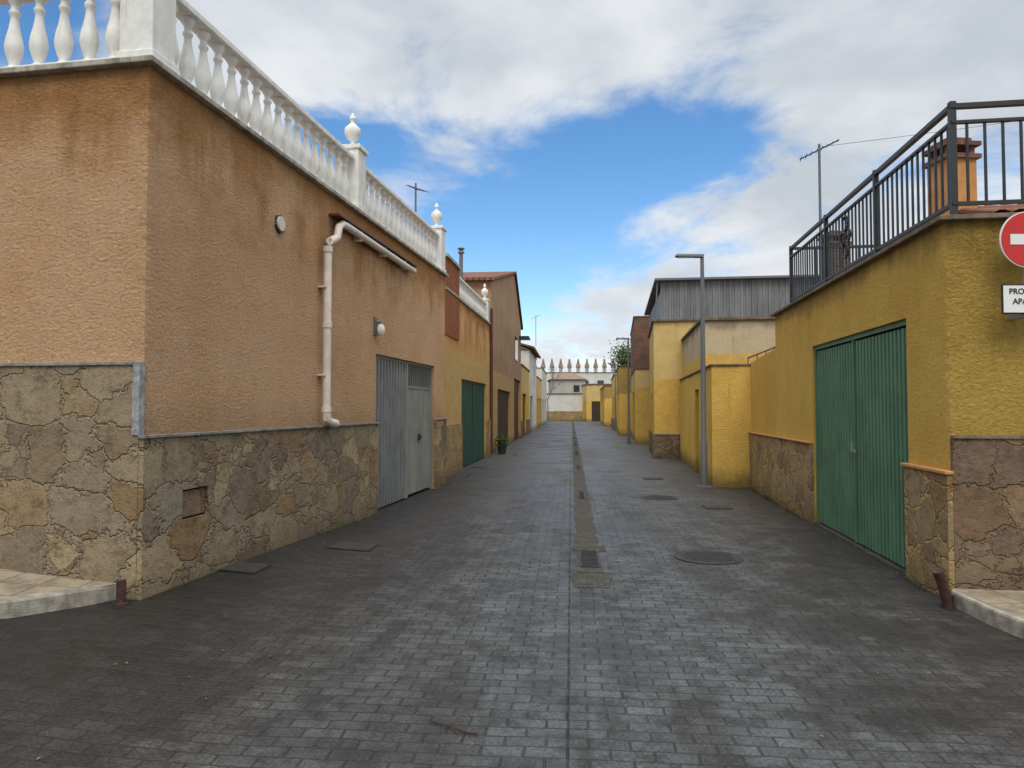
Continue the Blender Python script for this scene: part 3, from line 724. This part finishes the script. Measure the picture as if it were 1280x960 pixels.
# ------------------------------------------------------------------ drain channel, manholes
e=D.objects.new('drainage_channel',None); COL.objects.link(e)
ch=MB()
dirx,diry=.0837,.9965; px,py=diry,-dirx
def cp(s_,u): return (dirx*s_+px*u, diry*s_+py*u)
rs=random.Random(21)
def ragged(mb,s0,s1,u0,u1,z,step,j):
    o=len(mb.v); n=max(2,int((s1-s0)/step))
    for i in range(n+1):
        s_=s0+(s1-s0)*i/n
        a=cp(s_,u0+rs.uniform(-j,j)); b_=cp(s_,u1+rs.uniform(-j,j))
        mb.v+= [(a[0],a[1],z),(b_[0],b_[1],z)]
    for i in range(n): mb.f.append((o+2*i,o+2*i+1,o+2*i+3,o+2*i+2))
ragged(ch,6.95,40,.05,.31,.004,.11,.022); ragged(ch,40,84,.06,.30,.004,.5,.02)
ch.obj('concrete_strip',M['channel'],e)
def cbox(mb,s0,s1,u0,u1,z0,z1):
    a=[cp(s0,u0),cp(s0,u1),cp(s1,u1),cp(s1,u0)]
    mb.add([(x,y,z0) for x,y in a]+[(x,y,z1) for x,y in a],[(0,3,2,1),(4,5,6,7),(0,1,5,4),(1,2,6,5),(2,3,7,6),(3,0,4,7)])
gr=MB(); pit=MB()
def grate(s0,s1,u0,u1):
    cbox(pit,s0,s1,u0,u1,.005,.0075)
    cbox(gr,s0,s1,u0,u0+.02,.008,.016); cbox(gr,s0,s1,u1-.02,u1,.008,.016); cbox(gr,s0,s0+.02,u0+.02,u1-.02,.008,.016); cbox(gr,s1-.02,s1,u0+.02,u1-.02,.008,.016)
    k=s0+.05
    while k<s1-.04: cbox(gr,k,k+.018,u0+.02,u1-.02,.008,.014); k+=.06
grate(7.15,7.95,.08,.29)
for s0 in (12.5,18.5,24,30,37,45): grate(s0,s0+1.0 if s0<20 else s0+2.5,.12,.25)
pit.obj('pit',M['dark'],e); gr.obj('grate',M['cast'],e)
fr=MB(); ragged(fr,6.35,6.93,.0,.36,.0045,.07,.03); ragged(fr,7.97,8.25,.0,.38,.006,.05,.02); fr.obj('mortar_collar',M['channel'],e)
def manhole(name,x,y,R):
    e=D.objects.new(name,None); COL.objects.link(e); e.location=(x,y,hgt(x,y)+.004)
    a=MB(); a.lathe(0,0,0,[(R,0),(R,.006),(R-.03,.006),(R-.035,.002),(R-.05,.002),(R-.055,.006),(.01,.006)],40); a.obj('cover',M['cast'],e)
    a=MB()
    for i in range(-8,9):
        for j in range(-8,9):
            if math.hypot(i,j)*.035<R-.08: a.box(i*.035-.01,i*.035+.01,j*.035-.01,j*.035+.01,.0065,.011)
    a.obj('studs',M['cast'],e)
manhole('manhole_cover',2.10,7.6,.36)
manhole('manhole_cover',2.62,12.6,.33)
def hatch(name,x,y,w_,l_):
    e=D.objects.new(name,None); COL.objects.link(e)
    def sheet(x0,x1,y0,y1,dz,mat,nm):
        a=MB(); N=6
        for j in range(N+1):
            for i in range(N+1):
                u0=x0+(x1-x0)*i/N; v0=y0+(y1-y0)*j/N
                u_,v_=x+u0*.995+v0*.09,y+v0*.995-u0*.09
                a.v.append((u_,v_,hgt(u_,v_)+dz))
        for j in range(N):
            for i in range(N): q=j*(N+1)+i; a.f.append((q,q+1,q+N+2,q+N+1))
        a.obj(nm,mat,e)
    sheet(-w_,w_,-l_,l_,.006,M['dark'],'frame'); sheet(-w_+.02,w_-.02,-l_+.02,l_-.02,.010,M['lid'],'lid')
hatch('utility_hatch',-1.8,8.05,.24,.2); hatch('utility_hatch',-2.55,6.75,.2,.2); hatch('utility_hatch',3.3,11.4,.22,.22); hatch('utility_hatch',3.2,16,.22,.22)
hatch('utility_hatch',-.9,19,.2,.2)

e=D.objects.new('rusty_bollard',None); COL.objects.link(e); e.location=(-2.98,5.42,hgt(-2.98,5.42))
a=MB(); a.tube([(0,0,-.05),(0,0,.15),(-.005,0,.18)],.035,14); a.tube([(0,0,-.01),(0,0,.01)],.055,14); a.obj('post',M['rust'],e,smooth=True)
e=D.objects.new('rusty_bollard',None); COL.objects.link(e); e.location=(3.45,5.68,0)
a=MB(); a.tube([(.03,0,-.05),(.02,-.01,.05),(-.02,-.03,.18),(-.075,-.05,.31)],.04,14); a.tube([(.06,.05,-.02),(.06,.05,.1)],.045,12); a.obj('post',M['rust'],e,smooth=True)
e=D.objects.new('potted_plant',None); COL.objects.link(e); e.location=(-.35,24.6,0)
a=MB(); a.lathe(0,0,0,[(.12,0),(.17,.28),(.19,.28),(.19,.33),(.15,.33),(.14,.27)],16); a.obj('pot',M['cast'],e,smooth=True)
rp=random.Random(4); a=MB()
for k in range(260):
    c=Vector((rp.gauss(0,.11),rp.gauss(0,.11),.45+rp.gauss(0,.1))); v1=Vector((rp.uniform(-1,1),rp.uniform(-1,1),rp.uniform(-1,1))).normalized(); v2=v1.orthogonal().normalized(); s_=.05
    a.add([c+v1*s_,c+v2*s_*.5,c-v1*s_,c-v2*s_*.5],[(0,1,2,3)])
a.obj('leaves',M['leaf'],e)

li=MB(); rnd=random.Random(11)
for k in range(560):
    side=rnd.random()
    y=rnd.uniform(2.5,30)
    if side<.4: x=-3.85+.165*y+rnd.uniform(.06,.5)**1.2
    elif side<.8: x=2.83+.14*y-rnd.uniform(.06,.6)
    else: x=.08*y+rnd.uniform(-2.5,2.5)
    if y<6 and side<.8: x=rnd.uniform(-3,3.3)
    s_=rnd.uniform(.005,.016); a=rnd.uniform(0,6.28); z=hgt(x,y)+.008
    li.add([(x+s_*math.cos(a),y+s_*math.sin(a),z),(x-s_*.5*math.sin(a),y+s_*.5*math.cos(a),z+.006),(x-s_*math.cos(a),y-s_*math.sin(a),z+.002),(x+s_*.5*math.sin(a),y-s_*.5*math.cos(a),z+.004)],[(0,1,2,3)])
li.obj('leaf_litter',plain('dry_leaves',(.18,.14,.09),.9,var=.5,sc=3,bmp=0))
st=MB(); st.tube([(-.40,3.62,.012),(-.3,3.56,.016),(-.22,3.50,.012),(-.17,3.49,.012)],.005,6); st.tube([(-.3,3.56,.014),(-.26,3.47,.012)],.003,5); st.obj('fallen_twig',plain('dead_twig',(.05,.03,.02),.9))
wd=MB()
for k in range(170):
    if rnd.random()<.5: y=rnd.choice((9.2,10.4,14.7,23.4,16.4))+rnd.gauss(0,.25); x=-3.85+.165*y+.05+rnd.random()*.06
    else: y=rnd.choice((6.4,10.6,13.8,12.2))+rnd.gauss(0,.3); x=2.83+.14*y-.06-rnd.random()*.06
    z=hgt(x,y)
    for j in range(3):
        a=rnd.uniform(0,6.28); l=rnd.uniform(.03,.10); dx,dy=math.cos(a)*l*.5,math.sin(a)*l*.5
        wd.add([(x,y,z),(x+.006,y+.004,z),(x+dx,y+dy,z+l)],[(0,1,2)])
wd.obj('weeds',M['leaf'])

# ------------------------------------------------------------------ world
SUN_EL,SUN_AZ=math.radians(50),math.radians(183)
W=D.worlds.new('World'); SC.world=W; W.use_nodes=True
nt=W.node_tree; nt.nodes.clear(); t=NT(nt)
out=nt.nodes.new('ShaderNodeOutputWorld')
sky=t.n('ShaderNodeTexSky'); sky.sky_type='NISHITA'; sky.sun_disc=False; sky.sun_elevation=SUN_EL; sky.sun_rotation=SUN_AZ
sky.dust_density=.3; sky.ozone_density=2.0
hs=t.n('ShaderNodeHueSaturation',{'Saturation':1.25,'Value':1.42,'Color':sky.outputs[0]}).outputs[0]
bg=t.n('ShaderNodeBackground',{'Color':hs,'Strength':.12})
dirv=t.n('ShaderNodeTexCoord').outputs['Generated']
sp=t.n('ShaderNodeSeparateXYZ',{0:dirv}); x,y,z=sp.outputs
az=t.m('ARCTAN2',x,y); el=t.m('ARCSINE',z)
zz=t.m('ADD',t.m('MAXIMUM',z,0),.22)
pv=t.n('ShaderNodeCombineXYZ',{0:t.m('DIVIDE',x,zz),1:t.m('DIVIDE',y,zz),2:0.0}).outputs[0]
n1=t.noise(pv,2.2,7,.62,.4)
n2=t.noise(t.scale(pv,(1,1,1),loc=(3.1,7.7,0)),2.2,5,.55,.2)
n3=t.noise(t.scale(pv,(.9,.45,1),loc=(9,2,0)),1.0,3,.5,.3)
def gauss(a,e_,ra,re):
    a,e_,ra,re=map(math.radians,(a,e_,ra,re))
    u=t.m('DIVIDE',t.m('SUBTRACT',az,a),ra); v=t.m('DIVIDE',t.m('SUBTRACT',el,e_),re)
    return t.m('EXPONENT',t.m('MULTIPLY',t.m('ADD',t.m('MULTIPLY',u,u),t.m('MULTIPLY',v,v)),-1.0))
blue=gauss(-1,14.5,12.5,7.5)
for gp in ((17,20.5,7,3),(-36,27,9,6),(8,19,6,3.2),(-4,9,6.5,4.5),(-14,20,4.5,3)):
    blue=t.m('ADD',blue,gauss(*gp))
blue=t.m('MINIMUM',blue,1.08)
val=t.m('ADD',t.m('MULTIPLY',t.m('SUBTRACT',n1,.5),3.6),t.m('SUBTRACT',.62,t.m('MULTIPLY',blue,1.25)))
mask=t.mr(val,-.42,.58)
shade=t.mr(t.m('ADD',t.m('MULTIPLY',n2,.6),t.m('MULTIPLY',n3,.4)),.36,.60)
cc=t.mix(shade,(.55,.60,.66),(.83,.86,.89))
cc=t.mix(t.mr(el,0,.3,.6,0),cc,(.86,.89,.93))
boost=t.mr(el,math.radians(33),math.radians(62),1.0,2.75)
cb=t.n('ShaderNodeBackground',{'Color':cc,'Strength':boost})
ms=t.n('ShaderNodeMixShader',{0:mask,1:bg.outputs[0],2:cb.outputs[0]})
nt.links.new(ms.outputs[0],out.inputs[0])

sl=D.lights.new('sun','SUN'); sl.energy=1.5; sl.angle=math.radians(28); sl.color=(1,.93,.82)
so=D.objects.new('sun',sl); COL.objects.link(so)
dv=Vector((math.sin(SUN_AZ)*math.cos(SUN_EL),math.cos(SUN_AZ)*math.cos(SUN_EL),math.sin(SUN_EL)))
so.rotation_euler=(-dv).to_track_quat('-Z','Y').to_euler(); so.location=(0,-10,20)

cam=D.cameras.new('camera'); co=D.objects.new('camera',cam); COL.objects.link(co)
co.location=(0,0,1.6); co.rotation_euler=(math.radians(90+1.95),0,0)
cam.sensor_width=36; cam.lens=24.75; cam.clip_end=6000; cam.clip_start=.05
SC.camera=co
SC.view_settings.view_transform='Standard'; SC.view_settings.look='None'; SC.view_settings.exposure=0
